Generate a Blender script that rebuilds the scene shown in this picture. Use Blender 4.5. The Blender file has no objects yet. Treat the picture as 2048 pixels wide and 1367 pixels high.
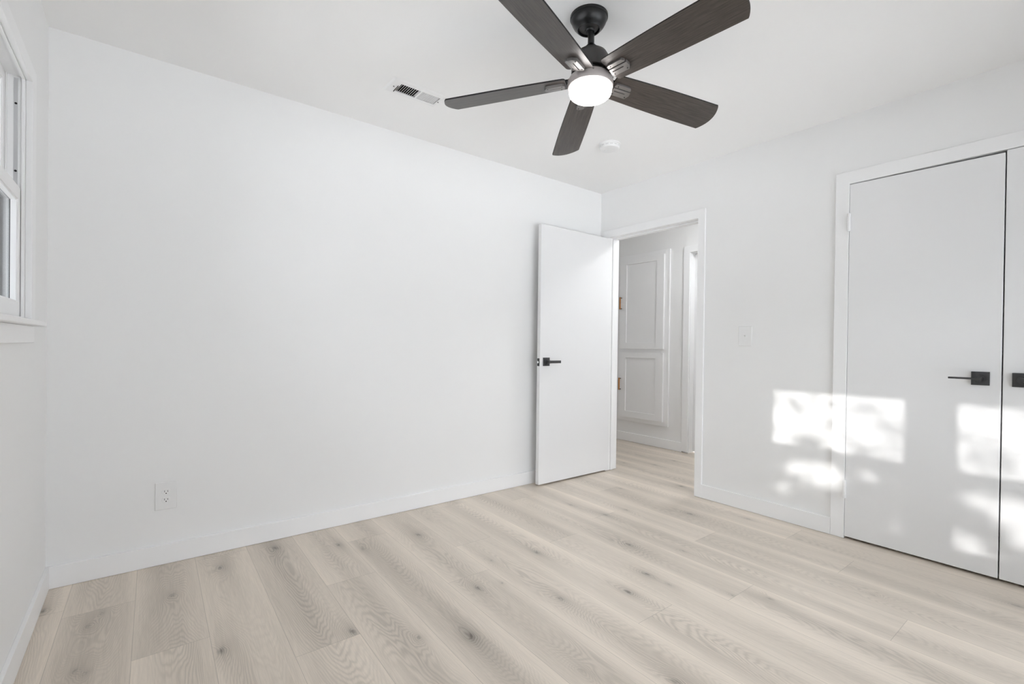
import bpy, bmesh, math, random
import numpy as np
from mathutils import Vector, Matrix

S = bpy.context.scene
C = S.collection

# ------------------------------------------------------------------ camera
F, YAW, PITCH, ROLL = 952.6385, 0.660234, -0.006442, 0.012685
CAM = Vector((0.327026, -2.872492, 1.090564))
fw = Vector((math.sin(YAW)*math.cos(PITCH), math.cos(YAW)*math.cos(PITCH), math.sin(PITCH)))
r0 = Vector((math.cos(YAW), -math.sin(YAW), 0))
u0 = r0.cross(fw)
rr = r0*math.cos(ROLL) + u0*math.sin(ROLL)
uu = -r0*math.sin(ROLL) + u0*math.cos(ROLL)
cd = bpy.data.cameras.new('camera')
cam = bpy.data.objects.new('camera', cd)
C.objects.link(cam)
M = Matrix((rr, uu, -fw)).transposed().to_4x4()
M.translation = CAM
cam.matrix_world = M
cd.sensor_width = 36.0
cd.lens = 36.0*F/2048.0
cd.shift_y = 12.04/2048.0
cd.clip_start = 0.02
S.camera = cam

# ------------------------------------------------------------------ light
S.view_settings.view_transform = 'Standard'
S.view_settings.look = 'None'
S.view_settings.gamma = 1.0
S.view_settings.exposure = 0.0
S.view_settings.use_curve_mapping = False
S.cycles.use_denoising = True
S.cycles.max_bounces = 14
S.cycles.diffuse_bounces = 10
S.cycles.sample_clamp_indirect = 6.0

SUN_DIR = Vector((3.59, -0.928, -1.134)).normalized()
SKY = 11.9
SUN = 2.8
LAMP = 16.0
HALL = 62.0
w = bpy.data.worlds.new('sky')
S.world = w
w.use_nodes = True
wn = w.node_tree
bg = wn.nodes['Background']
tc = wn.nodes.new('ShaderNodeTexCoord')
sx = wn.nodes.new('ShaderNodeSeparateXYZ')
cr = wn.nodes.new('ShaderNodeValToRGB')
cr.color_ramp.elements[0].position = 0.5
cr.color_ramp.elements[0].color = (0.146, 0.155, 0.164, 1)
cr.color_ramp.elements[1].position = 1.0
cr.color_ramp.elements[1].color = (0.925, 0.985, 1.045, 1)
mm = wn.nodes.new('ShaderNodeMath'); mm.operation = 'MULTIPLY_ADD'
mm.inputs[1].default_value = 0.5; mm.inputs[2].default_value = 0.5
wn.links.new(tc.outputs['Generated'], sx.inputs[0])
wn.links.new(sx.outputs['Z'], mm.inputs[0])
wn.links.new(mm.outputs[0], cr.inputs[0])
wn.links.new(cr.outputs[0], bg.inputs[0])
bg.inputs[1].default_value = SKY
sl = bpy.data.lights.new('sun', 'SUN')
sl.energy = SUN
sl.angle = math.radians(0.5)
sl.color = (1.0, 0.985, 0.965)
so = bpy.data.objects.new('sun', sl)
so.rotation_euler = SUN_DIR.to_track_quat('-Z', 'Y').to_euler()
so.location = (-9, 4, 7)
C.objects.link(so)

# ------------------------------------------------------------------ materials
def mat(name, col, rough=0.5, metal=0.0, spec=0.5, bump=0.0, bscale=200.0, emit=None, estr=0.0, vary=0.0, vscale=3.0):
    m = bpy.data.materials.new(name)
    m.use_nodes = True
    nt = m.node_tree
    b = nt.nodes['Principled BSDF']
    b.inputs['Base Color'].default_value = (*col, 1)
    b.inputs['Roughness'].default_value = rough
    b.inputs['Metallic'].default_value = metal
    b.inputs['Specular IOR Level'].default_value = spec
    if emit:
        b.inputs['Emission Color'].default_value = (*emit, 1)
        b.inputs['Emission Strength'].default_value = estr
    if bump or vary:
        t = nt.nodes.new('ShaderNodeTexCoord')
    if bump:
        n = nt.nodes.new('ShaderNodeTexNoise'); n.inputs['Scale'].default_value = bscale
        n.inputs['Detail'].default_value = 3
        nt.links.new(t.outputs['Object'], n.inputs['Vector'])
        bp = nt.nodes.new('ShaderNodeBump'); bp.inputs['Strength'].default_value = bump
        bp.inputs['Distance'].default_value = 0.002
        nt.links.new(n.outputs['Fac'], bp.inputs['Height'])
        nt.links.new(bp.outputs[0], b.inputs['Normal'])
    if vary:
        n2 = nt.nodes.new('ShaderNodeTexNoise'); n2.inputs['Scale'].default_value = vscale
        nt.links.new(t.outputs['Object'], n2.inputs['Vector'])
        mr = nt.nodes.new('ShaderNodeMapRange')
        mr.inputs['To Min'].default_value = 1-vary; mr.inputs['To Max'].default_value = 1+vary
        nt.links.new(n2.outputs['Fac'], mr.inputs['Value'])
        mx = nt.nodes.new('ShaderNodeMix'); mx.data_type = 'RGBA'; mx.blend_type = 'MULTIPLY'
        mx.inputs[0].default_value = 1.0
        mx.inputs[6].default_value = (*col, 1)
        nt.links.new(mr.outputs[0], mx.inputs[7])
        nt.links.new(mx.outputs[2], b.inputs['Base Color'])
    return m

WALL = mat('wall_paint', (0.845, 0.845, 0.845), 0.55, spec=0.3, bump=0.05, bscale=90)
CEIL = mat('ceiling_paint', (0.90, 0.898, 0.896), 0.8, spec=0.2, bump=0.05, bscale=120)
TRIM = mat('trim_paint', (0.875, 0.875, 0.88), 0.40, spec=0.5)
DOOR = mat('door_paint', (0.805, 0.805, 0.812), 0.30, spec=0.5, bump=0.03, bscale=40)
PLAST = mat('white_plastic', (0.82, 0.82, 0.82), 0.3)
VENTM = mat('vent_enamel', (0.84, 0.84, 0.84), 0.35)
BLACK = mat('dark_bronze_metal', (0.075, 0.075, 0.078), 0.36, metal=0.6)
FANBLK = mat('matte_black_metal', (0.018, 0.018, 0.019), 0.33, metal=0.4, vary=0.1, vscale=60)
RINGM = mat('ring_with_lamp_glow', (0.36, 0.325, 0.315), 0.40, metal=0.2)  # glow from the bowl is put into the ring's lighter colour
HOUS = mat('satin_black_metal', (0.060, 0.057, 0.057), 0.42, metal=0.3)
NICK = mat('brushed_bracket_metal', (0.20, 0.19, 0.185), 0.34, metal=0.6)
HOLE = mat('black_recess', (0.01, 0.01, 0.01), 0.8)
DUCT = mat('duct_dark', (0.03, 0.03, 0.03), 0.8)
LEATHER = mat('tan_leather', (0.42, 0.165, 0.035), 0.55, bump=0.3, bscale=300)
BOWL = mat('frosted_glass_lit', (0.9, 0.88, 0.86), 0.3, emit=(1.0, 0.955, 0.93), estr=LAMP)
HALLB = mat('hall_fill_glow', (0.9, 0.9, 0.9), 0.3, emit=(0.96, 0.985, 1.0), estr=HALL)  # emits the added hallway fill
GROUND = mat('pale_bounce_ground', (0.72, 0.71, 0.70), 0.9, vary=0.1, vscale=2)  # unseen ground, made pale to bounce light onto the ceiling
BARK = mat('bark', (0.12, 0.09, 0.065), 0.9, bump=0.8, bscale=30, vary=0.3, vscale=8)
LEAF = mat('leaf', (0.10, 0.17, 0.05), 0.6, vary=0.3, vscale=4)

GLASS = bpy.data.materials.new('window_glass'); GLASS.use_nodes = True
nt = GLASS.node_tree; nt.nodes.clear()
o_ = nt.nodes.new('ShaderNodeOutputMaterial'); tr = nt.nodes.new('ShaderNodeBsdfTransparent')
gl = nt.nodes.new('ShaderNodeBsdfGlossy'); gl.inputs['Roughness'].default_value = 0.02
fr = nt.nodes.new('ShaderNodeFresnel'); fr.inputs['IOR'].default_value = 1.45
mi = nt.nodes.new('ShaderNodeMixShader')
tr.inputs[0].default_value = (0.96, 0.96, 0.96, 1)
nt.links.new(fr.outputs[0], mi.inputs[0]); nt.links.new(tr.outputs[0], mi.inputs[1])
nt.links.new(gl.outputs[0], mi.inputs[2]); nt.links.new(mi.outputs[0], o_.inputs[0])

def wood_blade():
    m = bpy.data.materials.new('charcoal_woodgrain'); m.use_nodes = True
    nt = m.node_tree; b = nt.nodes['Principled BSDF']
    a = nt.nodes.new('ShaderNodeAttribute'); a.attribute_name = 'grain'
    mp = nt.nodes.new('ShaderNodeMapping'); mp.inputs['Scale'].default_value = (7, 170, 1)
    nt.links.new(a.outputs['Vector'], mp.inputs['Vector'])
    n = nt.nodes.new('ShaderNodeTexNoise'); n.inputs['Scale'].default_value = 1.6; n.inputs['Detail'].default_value = 6
    n.inputs['Roughness'].default_value = 0.65
    nt.links.new(mp.outputs[0], n.inputs['Vector'])
    c = nt.nodes.new('ShaderNodeValToRGB')
    c.color_ramp.elements[0].position = 0.34; c.color_ramp.elements[0].color = (0.022, 0.0172, 0.0152, 1)
    c.color_ramp.elements[1].position = 0.70; c.color_ramp.elements[1].color = (0.082, 0.067, 0.059, 1)
    nt.links.new(n.outputs['Fac'], c.inputs[0])
    nt.links.new(c.outputs[0], b.inputs['Base Color'])
    b.inputs['Roughness'].default_value = 0.36
    b.inputs['Specular IOR Level'].default_value = 0.6
    return m
BLADE = wood_blade()

# ------------------------------------------------------------------ helpers
def wloc(o):
    v = Vector((0, 0, 0))
    while o is not None:
        v += o.location; o = o.parent
    return v

def obj(name, bm, m, parent=None, bevel=0.0, smooth=False, seg=2):
    """link a bmesh built in world coordinates as ONE object, origin at its centre"""
    me = bpy.data.meshes.new(name)
    bm.normal_update()
    vs = [v.co for v in bm.verts]
    c = Vector([(min(v[i] for v in vs)+max(v[i] for v in vs))/2 for i in range(3)])
    bmesh.ops.translate(bm, verts=bm.verts, vec=-c)
    bm.to_mesh(me); bm.free()
    if isinstance(m, (list, tuple)):
        for k in m: me.materials.append(k)
    else:
        me.materials.append(m)
    if smooth:
        for p in me.polygons: p.use_smooth = True
        try: me.set_sharp_from_angle(angle=math.radians(35))
        except Exception: pass
    o = bpy.data.objects.new(name, me)
    C.objects.link(o)
    if parent is not None:
        o.parent = parent
        o.location = c - wloc(parent)
    else:
        o.location = c
    if bevel:
        md = o.modifiers.new('bevel', 'BEVEL'); md.width = bevel; md.segments = seg
        md.limit_method = 'ANGLE'; md.angle_limit = math.radians(40)
        md.harden_normals = False
    return o

def empty(name, loc, label, cat, kind=None, group=None):
    o = bpy.data.objects.new(name, None)
    o.empty_display_size = 0.1
    o.location = loc
    C.objects.link(o)
    tag(o, label, cat, kind, group)
    return o

def tag(o, label, cat=None, kind=None, group=None):
    o['label'] = label
    if cat: o['category'] = cat
    if kind: o['kind'] = kind
    if group: o['group'] = group
    return o

def bx(bm, x, y, z, mi=0):
    vs = [bm.verts.new((a, b, c)) for a in x for b in y for c in z]
    for f in ((0, 1, 3, 2), (4, 6, 7, 5), (0, 4, 5, 1), (2, 3, 7, 6), (0, 2, 6, 4), (1, 5, 7, 3)):
        fc = bm.faces.new([vs[i] for i in f]); fc.material_index = mi
    return vs

def boxes(*bs):
    bm = bmesh.new()
    for b in bs:
        b = [tuple(sorted(t)) for t in b]
        bx(bm, *b)
    bmesh.ops.recalc_face_normals(bm, faces=bm.faces)
    return bm

def frame_prism(outer, inner, axis, t0, t1):
    """closed rectangular frame (one manifold mesh). outer/inner=(a0,a1,b0,b1), extruded on axis"""
    bm = bmesh.new()
    def P(a, b, t):
        v = [a, b]; v.insert(axis, t); return v
    def ring(r, t): return [bm.verts.new(P(*q, t)) for q in ((r[0], r[2]), (r[1], r[2]), (r[1], r[3]), (r[0], r[3]))]
    O0, O1, I0, I1 = ring(outer, t0), ring(outer, t1), ring(inner, t0), ring(inner, t1)
    for k in range(4):
        j = (k+1) % 4
        bm.faces.new((O0[k], O0[j], O1[j], O1[k])); bm.faces.new((I0[k], I1[k], I1[j], I0[j]))
        bm.faces.new((O0[k], I0[k], I0[j], O0[j])); bm.faces.new((O1[k], O1[j], I1[j], I1[k]))
    bmesh.ops.recalc_face_normals(bm, faces=bm.faces)
    return bm

def u_frame(y0, y1, z1, wd, x0, x1, zb=0.0, wt=None):
    """three sided door casing in the YZ plane, one mesh"""
    wt = wt or wd
    bm = bmesh.new()
    pts = [(y0-wd, zb), (y0-wd, z1+wt), (y1+wd, z1+wt), (y1+wd, zb), (y1, zb), (y1, z1), (y0, z1), (y0, zb)]
    a = [bm.verts.new((x0, p[0], p[1])) for p in pts]; b = [bm.verts.new((x1, p[0], p[1])) for p in pts]
    for q in ((0, 1, 6, 7), (1, 2, 5, 6), (2, 3, 4, 5)):
        bm.faces.new([a[i] for i in q]); bm.faces.new([b[i] for i in q][::-1])
    for k in range(8):
        j = (k+1) % 8
        bm.faces.new((a[k], b[k], b[j], a[j]))
    bmesh.ops.recalc_face_normals(bm, faces=bm.faces)
    return bm

def slab(axis, t0, t1, U, V, holes):
    """solid slab with rectangular holes; U,V extents on the remaining axes"""
    us = sorted(set([U[0], U[1]]+[h[0] for h in holes]+[h[1] for h in holes]))
    vs = sorted(set([V[0], V[1]]+[h[2] for h in holes]+[h[3] for h in holes]))
    us = [u for u in us if U[0] <= u <= U[1]]; vs = [v for v in vs if V[0] <= v <= V[1]]
    def solid(i, j):
        if i < 0 or j < 0 or i >= len(us)-1 or j >= len(vs)-1: return False
        a, b = (us[i]+us[i+1])/2, (vs[j]+vs[j+1])/2
        return not any(h[0] < a < h[1] and h[2] < b < h[3] for h in holes)
    bm = bmesh.new(); cache = {}
    def V_(i, j, k):
        if (i, j, k) not in cache:
            v = [us[i], vs[j]]; v.insert(axis, (t0, t1)[k]); cache[(i, j, k)] = bm.verts.new(v)
        return cache[(i, j, k)]
    for i in range(len(us)-1):
        for j in range(len(vs)-1):
            if not solid(i, j): continue
            for k in (0, 1):
                bm.faces.new((V_(i, j, k), V_(i+1, j, k), V_(i+1, j+1, k), V_(i, j+1, k)))
            if not solid(i-1, j): bm.faces.new((V_(i, j, 0), V_(i, j+1, 0), V_(i, j+1, 1), V_(i, j, 1)))
            if not solid(i+1, j): bm.faces.new((V_(i+1, j, 0), V_(i+1, j+1, 0), V_(i+1, j+1, 1), V_(i+1, j, 1)))
            if not solid(i, j-1): bm.faces.new((V_(i, j, 0), V_(i+1, j, 0), V_(i+1, j, 1), V_(i, j, 1)))
            if not solid(i, j+1): bm.faces.new((V_(i, j+1, 0), V_(i+1, j+1, 0), V_(i+1, j+1, 1), V_(i, j+1, 1)))
    bmesh.ops.recalc_face_normals(bm, faces=bm.faces)
    return bm

def lathe(bm, prof, c, mt=None, n=64, mi=0):
    """prof: list of (r, z) ; closed with caps where r==0"""
    rings = []
    for r, z in prof:
        if r < 1e-6: rings.append([bm.verts.new((c[0], c[1], c[2]+z))])
        else: rings.append([bm.verts.new((c[0]+r*math.cos(2*math.pi*k/n), c[1]+r*math.sin(2*math.pi*k/n), c[2]+z)) for k in range(n)])
    allv = [v for R in rings for v in R]
    for a, b in zip(rings, rings[1:]):
        for k in range(n):
            j = (k+1) % n
            if len(a) == 1 and len(b) == 1: continue
            if len(a) == 1: f = bm.faces.new((a[0], b[j], b[k]))
            elif len(b) == 1: f = bm.faces.new((a[k], a[j], b[0]))
            else: f = bm.faces.new((a[k], a[j], b[j], b[k]))
            f.material_index = mi
    bmesh.ops.recalc_face_normals(bm, faces=bm.faces)
    if mt is not None:
        for v in allv: v.co = mt @ v.co
    return bm

def cyl(bm, p0, p1, r, n=24):
    p0, p1 = Vector(p0), Vector(p1); d = (p1-p0).normalized()
    a = d.orthogonal().normalized(); b = d.cross(a)
    A = [bm.verts.new(p0+r*(a*math.cos(2*math.pi*k/n)+b*math.sin(2*math.pi*k/n))) for k in range(n)]
    B = [bm.verts.new(p1+r*(a*math.cos(2*math.pi*k/n)+b*math.sin(2*math.pi*k/n))) for k in range(n)]
    for k in range(n):
        j = (k+1) % n
        bm.faces.new((A[k], A[j], B[j], B[k]))
    bm.faces.new(A[::-1]); bm.faces.new(B)
    bmesh.ops.recalc_face_normals(bm, faces=bm.faces)
    return bm

def prism(pts, f0, f1):
    """polygon pts (2D) extruded between the two mapping functions"""
    bm = bmesh.new()
    a = [bm.verts.new(f0(*p)) for p in pts]; b = [bm.verts.new(f1(*p)) for p in pts]
    bm.faces.new(a[::-1]); bm.faces.new(b)
    for k in range(len(pts)):
        j = (k+1) % len(pts)
        bm.faces.new((a[k], a[j], b[j], b[k]))
    bmesh.ops.recalc_face_normals(bm, faces=bm.faces)
    return bm

# ------------------------------------------------------------------ room dimensions
W = 3.5428          # right wall plane
H = 2.44
YR = -3.42          # rear wall
HX = 4.77           # far hallway wall
WT = 0.115          # interior wall thickness
ED = (-0.945, -0.098, 2.033)      # entry opening y0,y1,z
CL = (-3.150, -1.885, 2.040)      # closet opening
WIN = [(-1.28, -0.50), (-2.165, -1.385)]   # window openings (y0,y1)
WZ = (1.155, 2.005)
RWX = (0.95, 3.40); RWZ = (0.12, 1.95)     # rear window, added for fill light
HD = (-0.925, -0.125, 2.062)      # hallway doorway
HY = (-1.62, 1.75)

# ------------------------------------------------------------------ setting: shell
def struct(name, bm, m, label, cat, **k):
    o = obj(name, bm, m, None, **k); tag(o, label, cat, 'structure'); return o

struct('wall_left', slab(0, -0.15, 0.0, (YR-0.15, 0.15), (0, H), [(a, b, WZ[0], WZ[1]) for a, b in WIN]), WALL,
       'white painted wall with the window at the left edge', 'wall')
struct('wall_back', slab(1, 0.0, 0.12, (0.0, W+WT), (0, H), []), WALL,
       'large plain white wall holding the power outlet', 'wall')
struct('wall_right', slab(0, W, W+WT, (YR, 0.0), (0, H), [(ED[0]-0.02, ED[1]+0.02, -1, ED[2]+0.02), (CL[0], CL[1], -1, CL[2])]), WALL,
       'white wall with the open entry door and the closet doors', 'wall')
struct('wall_rear', slab(1, YR-0.15, YR, (0.0, W+WT), (0, H), [(RWX[0], RWX[1], RWZ[0], RWZ[1])]), WALL,
       'white wall behind the camera with a wide window added for fill light', 'wall')
VX, VY = (1.378, 1.612), (-0.558, -0.468)
struct('ceiling', slab(2, H, H+0.12, (-0.15, HX+0.12), (YR-0.15, HY[1]+0.1), [(VX[0], VX[1], VY[0], VY[1])]), CEIL,
       'flat white ceiling above the bedroom and hallway', 'ceiling')
struct('wall_hallway', slab(0, HX, HX+0.12, (HY[0]-0.1, HY[1]+0.1), (0, H), [(HD[0], HD[1], -1, HD[2])]), WALL,
       'white hallway wall seen through the open doorway', 'wall')
bm = boxes(((W+WT, HX), (HY[1], HY[1]+0.1), (0, H)), ((W+WT, HX), (HY[0]-0.1, HY[0]), (0, H)),
           ((W+WT-0.1, W+WT), (0.12, HY[1]+0.1), (0, H)))
struct('wall_hallway_end', bm, WALL, 'white walls closing the two ends of the hallway', 'wall')
# closet interior
bm = boxes(((W+0.70, W+0.76), (CL[0]-0.12, CL[1]+0.12), (0, H)), ((W+WT, W+0.70), (CL[0]-0.12, CL[0]-0.06), (0, H)),
           ((W+WT, W+0.70), (CL[1]+0.06, CL[1]+0.12), (0, H)))
struct('wall_closet', bm, WALL, 'unlit closet interior behind the flush closet doors', 'wall')

# ------------------------------------------------------------------ floor: one mesh of oak planks
def make_floor():
    rng = random.Random(11)
    PW = 0.2270
    rowj = {-1: [-0.268], 1: [-0.813], 3: [-1.124], 4: [-0.690], 5: [-0.275], 6: [-0.990], 7: [-0.674], 8: [-0.084, -1.709],
            9: [-0.928], 10: [-0.249, -1.835], 11: [-0.82, -2.346], 12: [-1.40], 13: [-0.463, -2.027], 14: [-0.17, -1.693],
            16: [-0.279], 15: [-1.10], 17: [-0.75], 0: [-1.9], 2: [-1.62]}
    # knots (x, y, size, strength, dark)
    K = [(0.021, -0.223, 1.2, 1.2), (0.208, -0.38, .6, .5), (0.172, -0.463, .9, .6), (0.436, -0.383, 1.1, .9), (0.634, -0.209, 1.4, .9),
         (0.558, -0.932, 1.5, 1.1), (0.962, -1.093, 1.3, 1.2), (1.146, -1.276, .8, .8), (1.303, -1.385, 1.6, 1.2), (1.525, -1.107, 1.4, 1.1),
         (0.188, -0.8, .6, .7), (0.159, -0.766, .6, .7), (0.892, -0.124, 1.6, 1.1), (1.173, -0.282, 1.1, 1.0), (1.256, -0.405, 1.3, .6),
         (1.578, -0.409, 1.5, 1.0), (1.728, -0.918, .5, .6), (1.977, -0.985, .9, 1.2), (1.76, -1.391, 1.1, 1.0), (2.043, -1.533, 1.3, 1.3),
         (2.247, -1.476, 1.4, 1.1), (2.448, -1.212, 1.2, .9), (2.701, -0.824, 1.0, .9), (2.654, -0.553, .8, .8), (2.885, -0.841, .9, .8),
         (1.636, -1.134, .4, .9), (1.744, -0.22, .4, .6), (3.167, -1.137, 1.1, 1.0), (3.389, -1.408, 1.0, .7), (2.622, -1.433, .7, .7),
         (2.493, -1.937, 1.1, .8), (2.388, -1.824, .7, .6), (1.711, -1.988, 1.4, .8), (3.237, -0.506, .9, .8), (3.673, -0.752, 1.1, 1.3),
         (4.078, -0.219, .9, .9), (4.362, -0.231, .9, 1.0), (3.9, -0.004, .9, .8), (2.246, -1.60, .9, .5), (1.503, -1.767, 1.0, .4),
         (0.30, -1.9, 1, .8), (3.30, -2.6, 1.2, .7), (2.9, -2.2, .7, .5), (0.75, -2.4, 1.2, .9), (4.2, 0.9, 1, .9)]
    X0, X1, Y0, Y1 = -0.0, HX+1.2, YR, HY[1]
    verts, faces, pu, pe, pid, kn, core, pc, tilt = [], [], [], [], [], [], [], [], []
    vb = 0
    V, Fa = [], []
    A = {k: [] for k in ('pu', 'pe', 'pid', 'kn', 'core')}
    PC = []
    for k in range(-2, 27):
        js = rowj.get(k, [])
        if not js: js = [-rng.random()*1.5-0.2]
        js = sorted(js)
        ys = list(js)
        while ys[0] > Y0: ys.insert(0, ys[0]-1.56)
        while ys[-1] < Y1: ys.append(ys[-1]+1.56)
        for a, b in zip(ys, ys[1:]):
            pidv = rng.random(); seed = rng.random()*50; curv = rng.uniform(45, 110)*rng.choice((1, 1, -1)); cx_ = rng.uniform(0.35, 0.65)*PW
            slope = rng.choice((-1, 1))*rng.uniform(1.2, 3.0)
            ya, yb = max(a, Y0), min(b, Y1)
            if yb-ya < 0.005: continue
            vis = (yb > -2.9) and k > -2 and k < 19
            nx = 29 if vis else 5
            ny = max(3, int((yb-ya)/(0.011 if vis else 0.1)))
            uu_ = np.linspace(0, PW, nx)
            # dense at the seams so the joint line stays thin
            yy = np.linspace(ya, yb, ny)
            U, Y = np.meshgrid(uu_, yy, indexing='ij')
            Xw = 0.089+PW*k+U+0.015*Y
            Xw = np.clip(Xw, X0, X1)
            if Xw.max()-Xw.min() < 1e-4: continue
            f = curv*(U-cx_)**2 + slope*(Y-a) + pidv*3
            cr_ = np.zeros_like(U)
            hal = np.zeros_like(U)
            for (kx, ky, sz, dk) in K:
                ku = kx-(0.089+PW*k+0.015*ky)
                if -0.005 < ku < PW+0.005 and a-0.01 < ky < b+0.01:
                    dx, dy = U-ku, Y-ky
                    wob = 1+0.25*np.sin(3*np.arctan2(dy, dx)+seed)
                    d2 = (dx/(0.020*sz))**2+(dy/(0.036*sz))**2
                    f += 0.42*np.exp(-d2*0.55*wob)+0.55*np.exp(-((dx/(0.055*sz))**2+(dy/(0.15*sz))**2))
                    c2 = ((dx-0.003*sz*np.sin(60*dy+seed))/(0.0055*sz))**2+((dy)/(0.0125*sz))**2
                    cr_ += dk*np.exp(-c2)
                    hal += dk*(0.55*np.exp(-d2*0.9)+0.45*np.exp(-((dx/(0.03*sz))**2+(dy/(0.12*sz))**2)))
            n = U.size
            idx = (np.arange(n)+vb).reshape(U.shape)
            V.append(np.stack([Xw.ravel(), Y.ravel(), np.zeros(n)], 1))
            q = np.stack([idx[:-1, :-1].ravel(), idx[1:, :-1].ravel(), idx[1:, 1:].ravel(), idx[:-1, 1:].ravel()], 1)
            Fa.append(q)
            vb += n
            A['pu'].append(np.minimum(U, PW-U).ravel()); A['pe'].append(np.minimum(Y-a, b-Y).ravel())
            A['pid'].append(np.full(n, pidv)); A['kn'].append(f.ravel()); A['core'].append(cr_.ravel())
            A.setdefault('hal', []).append(hal.ravel()); A.setdefault('ucen', []).append((np.abs(U/PW-0.5)*2).ravel())
            PC.append(np.stack([(U+seed).ravel(), (Y+seed*1.7).ravel(), np.full(n, seed)], 1))
    V = np.concatenate(V); Fa = np.concatenate(Fa)
    me = bpy.data.meshes.new('floor')
    me.vertices.add(len(V)); me.vertices.foreach_set('co', V.astype(np.float32).ravel())
    me.loops.add(Fa.size); me.loops.foreach_set('vertex_index', Fa.astype(np.int32).ravel())
    me.polygons.add(len(Fa))
    me.polygons.foreach_set('loop_start', np.arange(0, Fa.size, 4, dtype=np.int32))
    me.polygons.foreach_set('loop_total', np.full(len(Fa), 4, dtype=np.int32))
    me.update(calc_edges=True)
    for kk, vv in A.items():
        at = me.attributes.new(kk, 'FLOAT', 'POINT'); at.data.foreach_set('value', np.concatenate(vv).astype(np.float32))
    at = me.attributes.new('pc', 'FLOAT_VECTOR', 'POINT'); at.data.foreach_set('vector', np.concatenate(PC).astype(np.float32).ravel())
    o = bpy.data.objects.new('floor', me); C.objects.link(o)
    tag(o, 'light greige oak plank floor running toward the camera', 'floor', 'structure')
    return o

def floor_mat():
    m = bpy.data.materials.new('oak_planks'); m.use_nodes = True
    nt = m.node_tree; b = nt.nodes['Principled BSDF']; L = nt.links.new
    def at(n):
        a = nt.nodes.new('ShaderNodeAttribute'); a.attribute_name = n; return a
    def math_(op, a, b_=None, c=None, clamp=False):
        n = nt.nodes.new('ShaderNodeMath'); n.operation = op; n.use_clamp = clamp
        for i, v in enumerate((a, b_, c)):
            if v is None: continue
            if isinstance(v, (int, float)): n.inputs[i].default_value = v
            else: L(v, n.inputs[i])
        return n.outputs[0]
    def noise(vec, scale, det=3, rough=0.5, s=1.0):
        mp = nt.nodes.new('ShaderNodeMapping'); mp.inputs['Scale'].default_value = scale
        L(vec, mp.inputs['Vector'])
        n = nt.nodes.new('ShaderNodeTexNoise'); n.inputs['Scale'].default_value = s
        n.inputs['Detail'].default_value = det; n.inputs['Roughness'].default_value = rough
        L(mp.outputs[0], n.inputs['Vector']); return n.outputs['Fac']
    pc = at('pc').outputs['Vector']; pid = at('pid').outputs['Fac']
    f = at('kn').outputs['Fac']
    n1 = noise(pc, (5, 0.95, 1), 3, 0.5)
    n2 = noise(pc, (24, 2.6, 1), 3, 0.5)
    h = math_('ADD', f, math_('MULTIPLY', n1, 2.3))
    h = math_('ADD', h, math_('MULTIPLY', n2, 0.30))
    ph = math_('MULTIPLY', h, 62.0)
    s = math_('SINE', ph)
    s = math_('MULTIPLY_ADD', s, 0.5, 0.5)
    s = math_('POWER', s, 1.7)                                  # 0..1 ring lines
    strength = noise(pc, (4, 1.1, 1), 2, 0.5)                    # where rings show
    strength = math_('MULTIPLY', math_('SUBTRACT', strength, 0.36, clamp=True), 3.2, clamp=True)
    edge = math_('SUBTRACT', 1.05, math_('POWER', at('ucen').outputs['Fac'], 2.2), clamp=True)
    strength = math_('MULTIPLY', strength, edge)
    strength = math_('ADD', strength, math_('MULTIPLY', at('hal').outputs['Fac'], 0.7))
    fib = noise(pc, (230, 9, 1), 4, 0.65)
    rings = math_('MULTIPLY', math_('MULTIPLY', s, strength), math_('MULTIPLY_ADD', fib, 1.6, 0.2))
    broad = noise(pc, (9, 0.55, 1), 3, 0.5)
    # value: 1 - darkening
    v = math_('MULTIPLY_ADD', rings, -0.22, 0.99)
    v = math_('ADD', v, math_('MULTIPLY_ADD', fib, 0.46, -0.23))
    v = math_('ADD', v, math_('MULTIPLY_ADD', broad, 0.72, -0.36))
    v = math_('ADD', v, math_('MULTIPLY_ADD', pid, 0.16, -0.08))
    v = math_('SUBTRACT', v, math_('MULTIPLY', at('hal').outputs['Fac'], 0.22))
    v = math_('ADD', v, math_('MULTIPLY', math_('POWER', at('ucen').outputs['Fac'], 2.0), 0.15))
    core = math_('MULTIPLY', at('core').outputs['Fac'], 0.62, clamp=True)
    v = math_('MULTIPLY', v, math_('SUBTRACT', 1.0, core))
    # seams
    a1 = math_('LESS_THAN', at('pu').outputs['Fac'], 0.0011)
    a2 = math_('LESS_THAN', at('pe').outputs['Fac'], 0.0011)
    seam = math_('MAXIMUM', a1, a2)
    v = math_('MULTIPLY', v, math_('MULTIPLY_ADD', seam, -0.28, 1.0))
    col = nt.nodes.new('ShaderNodeMix'); col.data_type = 'RGBA'; col.blend_type = 'MIX'
    col.inputs[6].default_value = FCOL_D; col.inputs[7].default_value = FCOL_L
    L(math_('MULTIPLY', v, 0.74, clamp=True), col.inputs[0])
    L(col.outputs[2], b.inputs['Base Color'])
    rg = math_('MULTIPLY_ADD', fib, 0.12, 0.33)
    L(rg, b.inputs['Roughness'])
    b.inputs['Specular IOR Level'].default_value = 0.5
    bp = nt.nodes.new('ShaderNodeBump'); bp.inputs['Strength'].default_value = 0.25; bp.inputs['Distance'].default_value = 0.001
    L(math_('SUBTRACT', fib, seam), bp.inputs['Height']); L(bp.outputs[0], b.inputs['Normal'])
    return m
FCOL_D = (0.05, 0.040, 0.030, 1)
FCOL_L = (0.83, 0.735, 0.632, 1)
fl = make_floor(); fl.data.materials.append(floor_mat())

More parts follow.
